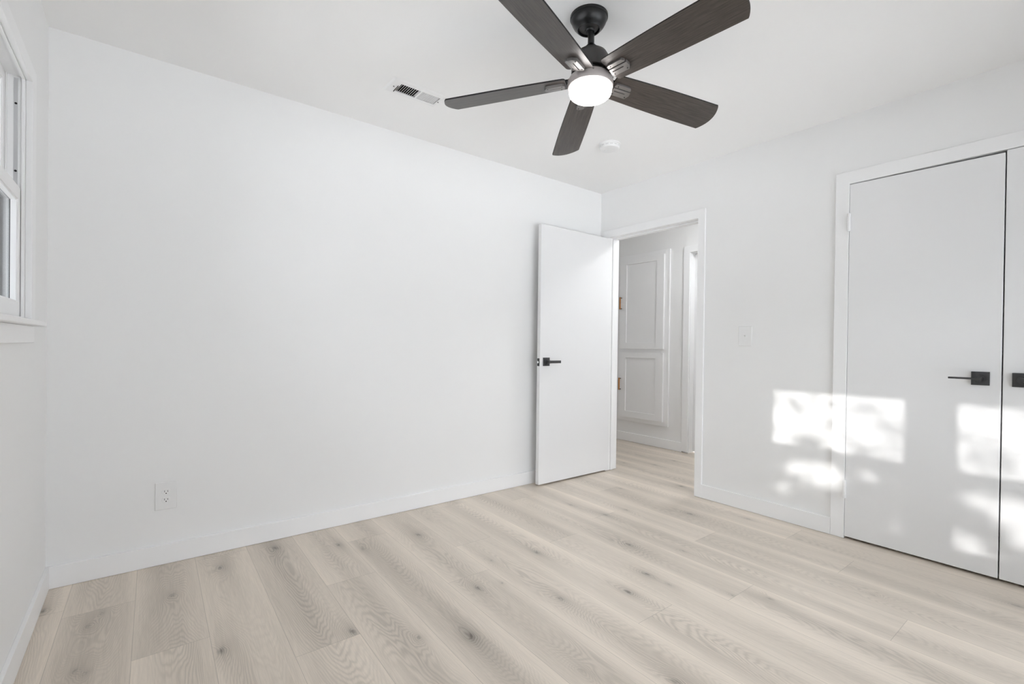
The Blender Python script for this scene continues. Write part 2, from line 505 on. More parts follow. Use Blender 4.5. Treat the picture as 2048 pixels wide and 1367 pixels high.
# ------------------------------------------------------------------ baseboards
BH, BT = 0.098, 0.013
def base(name, parts, label): struct(name, boxes(*parts), TRIM, label, 'baseboard', bevel=0.0015)
base('baseboard_back', [((0.0, W), (-BT, 0.0), (0.001, BH))], 'white baseboard below the plain back wall')
base('baseboard_left', [((0.0, BT), (YR, -BT), (0.001, BH))], 'white baseboard below the window wall')
base('baseboard_right', [((W-BT, W), (-1.820, -1.0), (0.001, BH))], 'white baseboard between entry doorway and closet')
base('baseboard_hallway', [((HX-BT, HX), (-0.060, HY[1]), (0.001, BH))], 'white baseboard along the hallway wall')
base('baseboard_rear', [((BT, W), (YR, YR+BT), (0.001, BH))], 'white baseboard below the rear wall')

# ------------------------------------------------------------------ trim: casings and jambs
t1_ = empty('trim_1', (W, (ED[0]+ED[1])/2, 0), 'white casing and jamb around the open entry doorway', 'door casing', 'structure')
obj('casing', u_frame(ED[0], ED[1], ED[2], 0.056, W-0.0135, W, 0.001, 0.064), TRIM, t1_, bevel=0.002)
obj('jamb', u_frame(ED[0]-0.001, ED[1]+0.001, ED[2]+0.001, 0.018, W+0.001, W+WT+0.004, 0.002), TRIM, t1_, bevel=0.001)
obj('door_stop', u_frame(ED[0]+0.010, ED[1]-0.010, ED[2]-0.010, 0.0105, W+0.045, W+0.075, 0.003), TRIM, t1_, bevel=0.001)
obj('hallway_casing', u_frame(ED[0], ED[1], ED[2], 0.056, W+WT, W+WT+0.016, 0.001), TRIM, t1_, bevel=0.002)
tag(obj('strike_plate', boxes(((W-0.0005, W+0.032), (ED[0]-0.0005, ED[0]+0.0025), (0.935, 1.0))), BLACK, t1_), 'dark metal strike plate')

t2_ = empty('trim_2', (W, (CL[0]+CL[1])/2, 0), 'white mitred casing around the double closet doors', 'door casing', 'structure')
obj('casing', u_frame(CL[0]+0.004, CL[1]-0.004, CL[2]-0.001, 0.068, W-0.0135, W, 0.001, 0.072), TRIM, t2_, bevel=0.002)
obj('jamb', u_frame(CL[0]+0.003, CL[1]-0.003, CL[2]-0.0005, 0.0029, W+0.0005, W+WT-0.002, 0.002, 0.0004), TRIM, t2_)

t3_ = empty('trim_3', (HX, (HD[0]+HD[1])/2, 0), 'white casing of the second doorway in the hallway', 'door casing', 'structure')
obj('casing', u_frame(HD[0], HD[1], HD[2], 0.070, HX-0.018, HX, 0.012, 0.066), TRIM, t3_, bevel=0.003)
obj('jamb', u_frame(HD[0]+0.004, HD[1]-0.004, HD[2]-0.004, 0.0038, HX+0.0005, HX+0.118, 0.012), TRIM, t3_)

# ------------------------------------------------------------------ windows in the left wall
TRACK = mat('darkened_storm_track', (0.16, 0.16, 0.165), 0.5)  # track colour darkened to hold down sky glare on the outer jamb
def window(name, y0, y1, label):
    t = empty(name, (0, (y0+y1)/2, WZ[0]), label, 'window', 'structure')
    z0, z1 = WZ
    e = 0.0006
    # jamb liner with channels: stop, sash channel, parting bead, upper channel
    for s, yy in ((1, y1), (-1, y0)):
        def ys(a, b): return (yy-s*a, yy-s*b)
        zj = (z0+0.012, z1)
        obj('side_jamb', boxes((( -0.148, 0.0), ys(e, 0.004), (z0, z1)),
                               ((-0.008, 0.0), ys(0.004, 0.014), (z0+0.002, z1-0.004)),
                               ((-0.0475, -0.0445), ys(0.004, 0.014), (z0+0.002, z1-0.004)),
                               ), TRIM, t)
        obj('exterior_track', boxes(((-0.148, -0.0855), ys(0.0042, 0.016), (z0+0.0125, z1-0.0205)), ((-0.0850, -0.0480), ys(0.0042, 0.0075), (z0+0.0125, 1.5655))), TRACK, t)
        for zz in (1.905, 1.672):
            hb = bmesh.new()
            cyl(hb, (-0.0235, yy-s*0.0035, zz), (-0.0235, yy-s*0.0060, zz), 0.0036, 14)
            obj('jamb_screw', hb, HOLE, t)
        obj('jamb_channel', boxes(((-0.0290, -0.0185), ys(0.0035, 0.005), (1.625, z1-0.012))), PLGREY, t)
    obj('head_jamb', boxes(((-0.148, 0.0), (y0+e, y1-e), (z1-0.004, z1-e)), ((-0.008, 0.0), (y0+0.005, y1-0.005), (z1-0.014, z1-0.004)),
                           ((-0.148, -0.088), (y0+0.005, y1-0.005), (z1-0.02, z1-0.004))), TRIM, t)
    obj('window_sill', boxes(((-0.165, -0.005), (y0+e, y1-e), (z0+e, z0+0.012))), TRIM, t)
    # sashes
    def sash(nm, xa, xb, za, zb, rb, rt, st):
        a, b = y0+0.0045, y1-0.0045
        o = obj(nm, frame_prism((a, b, za, zb), (a+st, b-st, za+rb, zb-rt), 0, xa, xb), TRIM, t, bevel=0.0015)
        xm = (xa+xb)/2
        obj('glazing_bead', frame_prism((a+st-0.0005, b-st+0.0005, za+rb-0.0005, zb-rt+0.0005), (a+st+0.006, b-st-0.006, za+rb+0.006, zb-rt-0.006), 0, xm-0.002, xb-0.004), TRIM, o)
        obj('gasket', frame_prism((a+st-0.0003, b-st+0.0003, za+rb-0.0003, zb-rt+0.0003), (a+st+0.0035, b-st-0.0035, za+rb+0.0035, zb-rt-0.0035), 0, xm-0.0045, xm-0.0025), HOLE, o)
        obj('glass', boxes(((xm-0.008, xm-0.005), (a+st-0.0004, b-st+0.0004), (za+rb-0.0004, zb-rt+0.0004))), GLASS, o)
        return o
    lo = sash('lower_sash', -0.043, -0.010, z0+0.0125, 1.612, 0.048, 0.044, 0.042)
    sash('upper_sash', -0.084, -0.048, 1.566, z1-0.0045, 0.048, 0.034, 0.042)
    obj('sash_lock', boxes(((-0.028, -0.012), ((y0+y1)/2-0.03, (y0+y1)/2+0.03), (1.6122, 1.622)), ((-0.024, -0.016), ((y0+y1)/2-0.006, (y0+y1)/2+0.03), (1.622, 1.630))), PLAST, lo, bevel=0.002)
    return t
PLGREY = mat('channel_vinyl', (0.55, 0.55, 0.56), 0.5)
wA = window('window_1', *WIN[0], 'white double hung window nearest the back corner')
wB = window('window_2', *WIN[1], 'matching white double hung window nearer the camera')
# shared casing, stool and apron of the pair
t4_ = empty('trim_4', (0, -1.33, WZ[0]), 'white casing, stool and apron around the left wall windows', 'window casing', 'structure')
ya, yb = WIN[1][0], WIN[0][1]
bm = slab(0, 0.0, 0.018, (ya-0.058, yb+0.070), (WZ[0]+0.0006, WZ[1]+0.045), [(a, b, WZ[0]-1, WZ[1]-0.010) for a, b in WIN])
obj('casing', bm, TRIM, t4_, bevel=0.002)
obj('window_stool', boxes(((-0.004, 0.046), (ya-0.075, yb+0.095), (WZ[0]-0.018, WZ[0]))), TRIM, t4_, bevel=0.004)
obj('apron', boxes(((0.0, 0.016), (ya-0.058, yb+0.070), (WZ[0]-0.078, WZ[0]-0.0185))), TRIM, t4_, bevel=0.002)

# unseen rear window, added to throw fill light on the back wall
t5_ = empty('fill_window_3', ((RWX[0]+RWX[1])/2, YR, RWZ[0]), 'unseen wide window added behind the camera for fill light', 'window', 'structure')
e = 0.0006
obj('frame', frame_prism((RWX[0]+e, RWX[1]-e, RWZ[0]+e, RWZ[1]-e), (RWX[0]+0.05, RWX[1]-0.05, RWZ[0]+0.05, RWZ[1]-0.05), 1, YR-0.10, YR-0.04), TRIM, t5_, bevel=0.002)
xm = (RWX[0]+RWX[1])/2
obj('mullion', boxes(((xm-0.02, xm+0.02), (YR-0.09, YR-0.05), (RWZ[0]+0.05, RWZ[1]-0.05))), TRIM, t5_)
obj('glass', boxes(((RWX[0]+0.05, RWX[1]-0.05), (YR-0.045, YR-0.042), (RWZ[0]+0.05, RWZ[1]-0.05))), GLASS, t5_)
obj('casing', frame_prism((RWX[0]-0.058, RWX[1]+0.058, RWZ[0]-0.058, RWZ[1]+0.058), (RWX[0], RWX[1], RWZ[0], RWZ[1]), 1, YR, YR+0.018), TRIM, t5_, bevel=0.002)

# ------------------------------------------------------------------ entry door (open 90 degrees)
DX0, DX1 = 2.746, 3.556
DY0, DY1 = -0.110, -0.075
d1 = empty('door_1', (DX1, DY1, 0), 'flat white entry door standing open against the back wall', 'door', 'structure')
obj('door_panel', boxes(((DX0, DX1), (DY0, DY1), (0.013, 2.026))), DOOR, d1, bevel=0.0018)
# square rosette lever set
lz = 0.9635
def lever_set(parent, mk, flat):
    """mk(u, d, z) -> world: u along the face, d distance off the face"""
    def P(u, d, z): return Vector(mk(u, d, z))
    def block(u, d, z):
        bm = bmesh.new()
        vs = [bm.verts.new(P(a, b_, c)) for a in u for b_ in d for c in z]
        for f in ((0, 1, 3, 2), (4, 6, 7, 5), (0, 4, 5, 1), (2, 3, 7, 6), (0, 2, 6, 4), (1, 5, 7, 3)):
            bm.faces.new([vs[i] for i in f])
        bmesh.ops.recalc_face_normals(bm, faces=bm.faces)
        return bm
    h = obj('lever_handle', block((-0.0325, 0.0325), (0.0003, 0.0085), (-0.0325, 0.0325)), BLACK, parent, bevel=0.0012)
    tag(h, 'dark square rosette with lever')
    bm = bmesh.new()
    cyl(bm, P(0, 0.008, 0), P(0, 0.016, 0), 0.019, 40)
    obj('rosette_collar', bm, BLACK, h, bevel=0.001)
    bm = bmesh.new()
    cyl(bm, P(0, 0.012, 0), P(0, 0.052, 0), 0.0115, 32)
    obj('lever_neck', bm, BLACK, h)
    if flat: zz = (-0.0045, 0.0045)
    else: zz = (-0.0105, 0.0105)
    dd = (0.044, 0.062) if flat else (0.046, 0.057)
    obj('lever_arm', block((-0.012, 0.108), dd, zz), BLACK, h, bevel=0.0015)
    return h
HXc = 2.808
lever_set(d1, lambda u, d, z: (HXc+u, DY0-d, lz+z), False)
lever_set(d1, lambda u, d, z: (HXc+u, DY1+d, lz+z), False)
lp = obj('latch_plate', boxes(((DX0-0.0012, DX0+0.001), (-0.105, -0.080), (0.930, 0.990))), BLACK, d1)
tag(lp, 'dark latch plate on door edge')
obj('latch_bolt', boxes(((DX0-0.011, DX0-0.0008), (-0.100, -0.086), (0.951, 0.969))), mat('latch_brass', (0.7, 0.7, 0.7), 0.25, metal=1.0), lp, bevel=0.003)
for zz in (0.25, 1.05, 1.80):
    bm = bmesh.new(); cyl(bm, (DX1-0.0035, DY1+0.0065, zz-0.045), (DX1-0.0035, DY1+0.0065, zz+0.045), 0.006)
    obj('hinge', bm, TRIM, d1)

# ------------------------------------------------------------------ closet doors
def closet(name, y0, y1, zt0, zt1, hinge_y, uc, sgn, label):
    """zt0 top at y0, zt1 top at y1 (the doors sag a little)"""
    t = empty(name, (W, hinge_y, 0), label, 'door', 'structure')
    bm = bmesh.new()
    xa, xb = W-0.010, W+0.024
    zb = 0.014
    vs = [bm.verts.new(p) for p in ((xa, y0, zb), (xb, y0, zb), (xb, y1, zb), (xa, y1, zb), (xa, y0, zt0), (xb, y0, zt0), (xb, y1, zt1), (xa, y1, zt1))]
    for f in ((0, 1, 2, 3), (4, 5, 6, 7), (0, 1, 5, 4), (1, 2, 6, 5), (2, 3, 7, 6), (3, 0, 4, 7)): bm.faces.new([vs[i] for i in f])
    bmesh.ops.recalc_face_normals(bm, faces=bm.faces)
    obj('door_panel', bm, DOOR, t, bevel=0.002)
    lever_set(t, lambda u, d, z: (xa-d, uc+sgn*u, 0.9575+z), True)
    for zz in (0.287, 1.818):
        bm = bmesh.new()
        hx = xa-0.0085
        for q in range(5): cyl(bm, (hx, hinge_y, zz-0.049+q*0.0198), (hx, hinge_y, zz-0.049+q*0.0198+0.0188), 0.0085)
        cyl(bm, (hx, hinge_y, zz-0.052), (hx, hinge_y, zz+0.052), 0.006)
        obj('hinge', bm, TRIM, t)
    return t
closet('door_2', -2.5145, -1.8905, 2.0270, 2.0355, -1.8905, -2.444, 1, 'flat white closet door with two painted hinges, left of the pair')
closet('door_3', -3.1445, -2.5195, 2.0355, 2.0355, -3.1445, -2.583, -1, 'flat white closet door cut by the right edge of the photo')

# closed door inside the hallway doorway
d4 = empty('door_4', (HX+0.09, HD[1]-0.005, 0), 'white door standing closed in the hallway doorway', 'door', 'structure')
obj('door_panel', boxes(((HX+0.075, HX+0.110), (HD[0]+0.0045, HD[1]-0.0045), (0.012, HD[2]-0.006))), DOOR, d4, bevel=0.0015)

# ------------------------------------------------------------------ ceiling fan
Q = dict(c=Vector((1.77327, -1.51166, 2.18249)), th=-1.54841, tau=-0.2332, R1=0.61, R2=0.6075, r0=0.09877, w0=0.05913, w1=0.07271, dr=-0.04793, tx=-0.0297, ty=-0.02513)
nrm = Vector((-Q['tx'], -Q['ty'], 1)).normalized()
TILT = Matrix.Translation(Q['c']) @ Vector((0, 0, 1)).rotation_difference(nrm).to_matrix().to_4x4()
fan = empty('ceiling_fan', (1.767, -1.505, H), 'five blade charcoal ceiling fan with a lit white bowl light', 'ceiling fan')
bm = bmesh.new()
lathe(bm, [(0, 0), (0.0765, 0), (0.0765, -0.009), (0.0745, -0.011), (0.0730, -0.011), (0.0722, -0.016), (0.0690, -0.026), (0.0625, -0.038),
           (0.0545, -0.0475), (0.0475, -0.0530), (0.0460, -0.0555), (0.0430, -0.0555), (0.0418, -0.0450), (0.0340, -0.0440), (0, -0.0440)], (1.767, -1.505, H-0.0002), n=96)
can = obj('canopy', bm, FANBLK, fan, smooth=True)
bm = bmesh.new(); lathe(bm, [(0, -0.0445), (0.0385, -0.0445), (0.0385, -0.0490), (0.030, -0.0510), (0.0, -0.0520)], (1.767, -1.505, H-0.0002), n=72)
obj('canopy_plate', bm, HOUS, can, smooth=True)
bm = bmesh.new(); lathe(bm, [(0.0, 0.004), (0.016, 0.004), (0.019, 0.0), (0.016, -0.005), (0, -0.006)], (1.771, -1.506, H-0.055), n=48)
obj('ball_joint', bm, FANBLK, can, smooth=True)
# downrod and motor, tilted slightly with the rotor
def rot(prof, n=96):
    bm = bmesh.new(); lathe(bm, prof, (0, 0, 0), TILT, n); return bm
obj('downrod', rot([(0, 0.13), (0.0132, 0.13), (0.0132, 0.205), (0, 0.205)]), FANBLK, fan, smooth=True)
obj('rod_collar', rot([(0, 0.146), (0.0150, 0.146), (0.0180, 0.142), (0.0270, 0.132), (0.034, 0.122), (0.036, 0.112), (0, 0.112)]), FANBLK, fan, smooth=True)
obj('motor_housing', rot([(0, 0.116), (0.036, 0.116), (0.052, 0.111), (0.066, 0.100), (0.0745, 0.084), (0.0780, 0.064), (0.0785, 0.030), (0.0765, 0.026), (0, 0.026)]), HOUS, fan, smooth=True)
obj('blade_hub', rot([(0, 0.027), (0.066, 0.027), (0.066, 0.003), (0, 0.003)]), FANBLK, fan, smooth=True)
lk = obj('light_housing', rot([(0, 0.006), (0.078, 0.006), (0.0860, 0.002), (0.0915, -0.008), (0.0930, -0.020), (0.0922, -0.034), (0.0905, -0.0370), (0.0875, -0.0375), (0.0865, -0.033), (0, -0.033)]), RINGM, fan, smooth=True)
tag(lk, 'satin dark light kit ring with lamp glow in its colour')
bw = obj('light_bowl', rot([(0, -0.0335), (0.0855, -0.0335), (0.0860, -0.040), (0.0858, -0.056), (0.0835, -0.063), (0.0775, -0.0685), (0.067, -0.0720), (0.04, -0.0740), (0, -0.0750)]), BOWL, fan, smooth=True)
tag(bw, 'glowing frosted white glass bowl')
for k in range(5):
    bm = bmesh.new()
    a = math.radians(70*k-130)
    p = TILT @ Vector((0.0885*math.cos(a), 0.0885*math.sin(a), -0.010)); q = TILT @ Vector((0.0940*math.cos(a), 0.0940*math.sin(a), -0.010))
    cyl(bm, p, q, 0.0035, 14)
    obj('housing_screw', bm, NICK, lk)

def bpt(k, u, v, h=0.0):
    th = Q['th']+k*math.radians(72)
    er = Vector((math.cos(th), math.sin(th), 0)); et = Vector((-math.sin(th), math.cos(th), 0)); ez = Vector((0, 0, 1))
    A_ = er*math.cos(Q['dr'])+ez*math.sin(Q['dr']); B_ = et*math.cos(Q['tau'])+ez*math.sin(Q['tau'])
    N_ = A_.cross(B_).normalized()
    Lc = A_*u+B_*v+N_*h
    Lc.z += Q['tx']*Lc.x+Q['ty']*Lc.y
    return Q['c']+Lc
def outline():
    pts = []
    r0_, w0_, w1_, R = Q['r0'], Q['w0'], Q['w1'], Q['R1']
    def arc(cu, cv, r, a0, a1, n):
        return [(cu+r*math.cos(math.radians(a0+(a1-a0)*i/n)), cv+r*math.sin(math.radians(a0+(a1-a0)*i/n))) for i in range(n+1)]
    pts += arc(r0_+0.012, -w0_+0.012, 0.012, 180, 270, 6)
    n = 14
    for i in range(1, n):
        t = i/n; pts.append((r0_+(R-r0_)*t, -(w0_+(w1_-w0_)*t+0.0035*math.sin(math.pi*t))))
    pts.append((Q['R2']-0.001, -w1_))
    for i in range(1, 20):
        t = i/20; v = -w1_+2*w1_*t
        pts.append((Q['R2']+(R-Q['R2'])*t+0.026*(1-(2*t-1)**2), v))
    pts.append((R-0.001, w1_))
    for i in range(n-1, 0, -1):
        t = i/n; pts.append((r0_+(R-r0_)*t, (w0_+(w1_-w0_)*t+0.0035*math.sin(math.pi*t))))
    pts += arc(r0_+0.012, w0_-0.012, 0.012, 90, 180, 6)
    return pts
OUT = outline()
for k in range(5):
    bm = prism(OUT, lambda u, v: bpt(k, u, v, -0.0025), lambda u, v: bpt(k, u, v, 0.0035))
    me_co = [(p[0]+k*3.1, p[1]+k*1.3, k*2.0) for p in OUT]
    for f_ in bm.faces:
        if len(f_.verts) == 4: f_.material_index = 1
    b_ = obj('fan_blade', bm, [BLADE, HOLE], fan)
    at = b_.data.attributes.new('grain', 'FLOAT_VECTOR', 'POINT')
    for i, c_ in enumerate(me_co+me_co): at.data[i].vector = c_
    # decorative bracket plate under the blade: two bars, one with a slot
    def blk(us, vs_, hs):
        bm = bmesh.new()
        q = [bm.verts.new(bpt(k, a, b2, c2)) for a in us for b2 in vs_ for c2 in hs]
        for f in ((0, 1, 3, 2), (4, 6, 7, 5), (0, 4, 5, 1), (2, 3, 7, 6), (0, 2, 6, 4), (1, 5, 7, 3)): bm.faces.new([q[i] for i in f])
        return bm
    def poly(P_, h0, h1, nm, mt, par, bev=0.0012):
        return obj(nm, prism(P_, lambda u, v: bpt(k, u, v, h0), lambda u, v: bpt(k, u, v, h1)), mt, par, bevel=bev)
    br = poly([(0.112, -0.0275), (0.176, -0.0275), (0.184, -0.018), (0.184, -0.0115), (0.107, -0.0115), (0.107, -0.022)], -0.0125, -0.0026, 'blade_bracket', NICK, b_)
    # wide bar built around its slot as one mesh
    bm = bmesh.new()
    A2 = [(0.107, -0.0085), (0.188, -0.0085), (0.190, 0.010), (0.180, 0.0275), (0.112, 0.0275), (0.104, 0.018)]
    S2 = [(0.116, 0.0025), (0.166, 0.0025), (0.168, 0.0048), (0.166, 0.0070), (0.116, 0.0070), (0.114, 0.0048)]
    for hh in (-0.0145, -0.0026):
        pass
    oa = [bm.verts.new(bpt(k, *p, -0.0145)) for p in A2]; ob = [bm.verts.new(bpt(k, *p, -0.0026)) for p in A2]
    ia = [bm.verts.new(bpt(k, *p, -0.0145)) for p in S2]; ib = [bm.verts.new(bpt(k, *p, -0.0026)) for p in S2]
    for i in range(6):
        j = (i+1) % 6
        bm.faces.new((oa[i], oa[j], ia[j], ia[i])); bm.faces.new((ob[i], ib[i], ib[j], ob[j]))
        bm.faces.new((oa[i], ob[i], ob[j], oa[j])); bm.faces.new((ia[i], ia[j], ib[j], ib[i]))
    bmesh.ops.recalc_face_normals(bm, faces=bm.faces)
    obj('blade_bracket', bm, NICK, b_, bevel=0.0012)
    # arm that carries the blade from the hub
    obj('blade_arm', prism([(0.055, -0.018), (0.10, -0.024), (0.15, -0.030), (0.175, -0.012), (0.175, 0.012), (0.15, 0.030), (0.10, 0.024), (0.055, 0.018)],
                           lambda u, v: bpt(k, u, v, 0.0036), lambda u, v: bpt(k, u, v, 0.0095)), FANBLK, b_, bevel=0.0015)
    for (su, sv) in ((0.122, -0.019), (0.176, 0.019), (0.116, 0.019)):
        hz = -0.0125 if sv < 0 else -0.0145
        bm = bmesh.new()
        cyl(bm, bpt(k, su, sv, hz-0.0012), bpt(k, su, sv, hz+0.001), 0.0028, 12)
        obj('bracket_screw', bm, FANBLK, b_)

# ------------------------------------------------------------------ ceiling vent
vt = empty('ceiling_vent', (1.4775, -0.5145, H), 'white ceiling air register beside the fan', 'vent')
def vent_frame():
    o_, i_ = (1.325, 1.630, -0.590, -0.438), (VX[0]+0.003, VX[1]-0.003, VY[0]+0.003, VY[1]-0.003)
    bm = bmesh.new()
    def ring(r, z): return [bm.verts.new((a, b_, z)) for a, b_ in ((r[0], r[2]), (r[1], r[2]), (r[1], r[3]), (r[0], r[3]))]
    r1 = ring(o_, H-0.0003); s = 0.010
    r2 = ring((o_[0]+s, o_[1]-s, o_[2]+s, o_[3]-s), H-0.007)
    r3 = ring(i_, H-0.007); r4 = ring(i_, H-0.0045)
    for a, b_ in ((r1, r2), (r2, r3), (r3, r4)):
        for k in range(4):
            j = (k+1) % 4; bm.faces.new((a[k], a[j], b_[j], b_[k]))
    bmesh.ops.recalc_face_normals(bm, faces=bm.faces)
    return bm
obj('frame', vent_frame(), VENTM, vt)
bm = boxes(((1.4935, 1.5005), (VY[0]+0.003, VY[1]-0.003), (H-0.0068, H+0.010)))
obj('center_bar', bm, VENTM, vt)
def slats(xs, lean):
    bm = bmesh.new()
    for x in xs:
        ya_, yb_ = VY[0]+0.0032, VY[1]-0.0032
        z0_, z1_ = H-0.0060, H+0.008
        t = 0.0008
        a = [(x-t, z0_), (x+t, z0_), (x+t+lean, z1_), (x-t+lean, z1_)]
        A_ = [bm.verts.new((p[0], ya_, p[1])) for p in a]; B_ = [bm.verts.new((p[0], yb_, p[1])) for p in a]
        bm.faces.new(A_); bm.faces.new(B_[::-1])
        for k in range(4):
            j = (k+1) % 4; bm.faces.new((A_[k], B_[k], B_[j], A_[j]))
    bmesh.ops.recalc_face_normals(bm, faces=bm.faces)
    return bm
obj('louver_bank', slats([1.388+i*0.0118 for i in range(9)], 0.010), VENTM, vt)
obj('louver_bank', slats([1.509+i*0.0118 for i in range(9)], -0.011), VENTM, vt)
e = 0.0008
bm = frame_prism((VX[0]+e, VX[1]-e, VY[0]+e, VY[1]-e), (VX[0]+2*e, VX[1]-2*e, VY[0]+2*e, VY[1]-2*e), 2, H+0.0005, H+0.09)
bx(bm, (VX[0]+e, VX[1]-e), (VY[0]+e, VY[1]-e), (H+0.09, H+0.092))
obj('duct_boot', bm, DUCT, vt)
for x in (1.356, 1.6165):
    bm = bmesh.new(); cyl(bm, (x, -0.513, H-0.0075), (x, -0.513, H-0.0095), 0.004, 16)
    obj('screw', bm, NICK, vt)
obj('damper_lever', boxes(((1.3725, 1.3745), (-0.532, -0.468), (H-0.0125, H-0.0068))), BLACK, vt)

# ------------------------------------------------------------------ smoke detector
SLOTM = mat('slot_shade', (0.62, 0.62, 0.62), 0.5)
sd = empty('smoke_detector', (2.79, -0.738, H), 'round white smoke detector on the ceiling beyond the fan', 'smoke detector')
bm = bmesh.new(); lathe(bm, [(0, -0.0002), (0.072, -0.0002), (0.072, -0.009), (0.069, -0.011), (0, -0.011)], (2.79, -0.738, H), n=72)
obj('mounting_base', bm, PLAST, sd, smooth=True)
bm = bmesh.new(); lathe(bm, [(0, -0.011), (0.066, -0.011), (0.0655, -0.024), (0.061, -0.033), (0.050, -0.037), (0, -0.0385)], (2.79, -0.738, H), n=72)
cv = obj('cover', bm, PLAST, sd, smooth=True)
bm = bmesh.new(); lathe(bm, [(0.0, -0.036), (0.009, -0.0375), (0.009, -0.0400), (0, -0.0405)], (2.775, -0.715, H), n=24)
obj('test_button', bm, VENTM, cv, smooth=True)
bm = bmesh.new()
for k in range(14):
    a = 2*math.pi*k/14
    c_ = Vector((2.79+0.0640*math.cos(a), -0.738+0.0640*math.sin(a), H-0.019))
    tx_ = Vector((-math.sin(a), math.cos(a), 0)); rx_ = Vector((math.cos(a), math.sin(a), 0))
    q = [bm.verts.new(c_+tx_*i*0.009+rx_*j+Vector((0, 0, m_*0.002))) for i in (-1, 1) for j in (0, 0.0022) for m_ in (-1, 1)]
    for f in ((0, 1, 3, 2), (4, 6, 7, 5), (0, 4, 5, 1), (2, 3, 7, 6), (0, 2, 6, 4), (1, 5, 7, 3)): bm.faces.new([q[i] for i in f])
obj('vent_slots', bm, SLOTM, cv)

# ------------------------------------------------------------------ light switch and outlet
sw = empty('light_switch', (W, -1.299, 1.169), 'white toggle light switch between the doorway and closet', 'light switch')
obj('wall_plate', boxes(((W-0.0065, W-0.0003), (-1.299-0.0445, -1.299+0.0445), (1.169-0.0665, 1.169+0.0665))), PLAST, sw, bevel=0.003, seg=3)
bm = boxes(((W-0.0078, W-0.006), (-1.299-0.006, -1.299+0.006), (1.169-0.0125, 1.169+0.0125)))
tg = obj('toggle', bm, PLAST, sw)
obj('toggle_lever', prism([(W-0.007, 1.166), (W-0.019, 1.177), (W-0.018, 1.181), (W-0.007, 1.174)], lambda a, b_: (a, -1.303, b_), lambda a, b_: (a, -1.295, b_)), PLAST, tg)
for zz in (1.199, 1.139):
    bm = bmesh.new(); cyl(bm, (W-0.0075, -1.299, zz), (W-0.0062, -1.299, zz), 0.0035, 16)
    obj('plate_screw', bm, VENTM, sw)

OC = (0.424, 0.333)
ot = empty('power_outlet', (OC[0], 0, OC[1]), 'white duplex power outlet low on the back wall', 'power outlet')
obj('wall_plate', boxes(((OC[0]-0.0435, OC[0]+0.0435), (-0.0065, -0.0003), (OC[1]-0.067, OC[1]+0.067))), PLAST, ot, bevel=0.003, seg=3)
for s in (1, -1):
    zc = OC[1]+s*0.0195
    pts = []
    for k in range(48):
        a = 2*math.pi*k/48
        x_, z_ = 0.0172*math.cos(a), 0.0172*math.sin(a)
        z_ = max(-0.0138, min(0.0138, z_)); pts.append((OC[0]+x_, zc+z_))
    rc = obj('receptacle', prism(pts, lambda a, b_: (a, -0.0062, b_), lambda a, b_: (a, -0.0088, b_)), PLAST, ot, bevel=0.0005)
    for sx_, top_ in ((-0.0065, 0.0075), (0.0065, 0.0065)):
        obj('blade_slot', boxes(((OC[0]+sx_-0.001, OC[0]+sx_+0.001), (-0.00905, -0.0085), (zc-0.001, zc+top_))), HOLE, rc)
    bm = bmesh.new(); cyl(bm, (OC[0], -0.0085, zc-0.0075), (OC[0], -0.00905, zc-0.0075), 0.0026, 14)
    obj('ground_hole', bm, HOLE, rc)
bm = bmesh.new(); cyl(bm, (OC[0], -0.0062, OC[1]), (OC[0], -0.0078, OC[1]), 0.003, 14)
obj('plate_screw', bm, VENTM, ot)

# ------------------------------------------------------------------ built-in cabinet in the hallway
cb = empty('linen_cabinet', (HX, 0.45, 0.234), 'white built-in hallway cabinet with two shaker doors and tan pulls', 'cabinet')
obj('face_frame', boxes(((HX-0.018, HX-0.0003), (0.108, 0.790), (0.236, 2.135))), TRIM, cb, bevel=0.002)
for (za, zb, zh) in ((1.064, 2.088, 1.589), (0.282, 1.024, 0.657)):
    ya_, yb_ = 0.166, 0.757
    bm = frame_prism((ya_, yb_, za, zb), (ya_+0.094, yb_-0.094, za+0.070, zb-0.062), 0, HX-0.038, HX-0.0185)
    dr = obj('cabinet_door', bm, TRIM, cb, bevel=0.0015)
    obj('door_inset', boxes(((HX-0.0275, HX-0.0186), (ya_+0.0935, yb_-0.0935), (za+0.0695, zb-0.0615))), TRIM, dr)
    hb = obj('pull_handle', boxes(((HX-0.074, HX-0.064), (0.721, 0.737), (zh-0.070, zh+0.070))), LEATHER, dr, bevel=0.002)
    tag(hb, 'tan leather bar pull')
    for s in (-1, 1):
        bm = bmesh.new(); cyl(bm, (HX-0.038, 0.7285, zh+s*0.062), (HX-0.0665, 0.7285, zh+s*0.062), 0.005, 16)
        obj('pull_post', bm, BLACK, hb)

# unseen ceiling lamp, added to brighten the hallway beyond the doorway
hl = empty('hallway_fill_light', (4.22, -0.95, H), 'unseen round ceiling light added to brighten the hallway', 'added fill light')
bm = bmesh.new(); lathe(bm, [(0, -0.0002), (0.14, -0.0002), (0.14, -0.02), (0, -0.02)], (4.22, -0.95, H), n=48)
obj('fill_light_base', bm, BLACK, hl, smooth=True)
bm = bmesh.new(); lathe(bm, [(0, -0.0202), (0.13, -0.0202), (0.128, -0.05), (0.10, -0.075), (0, -0.085)], (4.22, -0.95, H), n=48)
obj('fill_diffuser', bm, HALLB, hl, smooth=True)

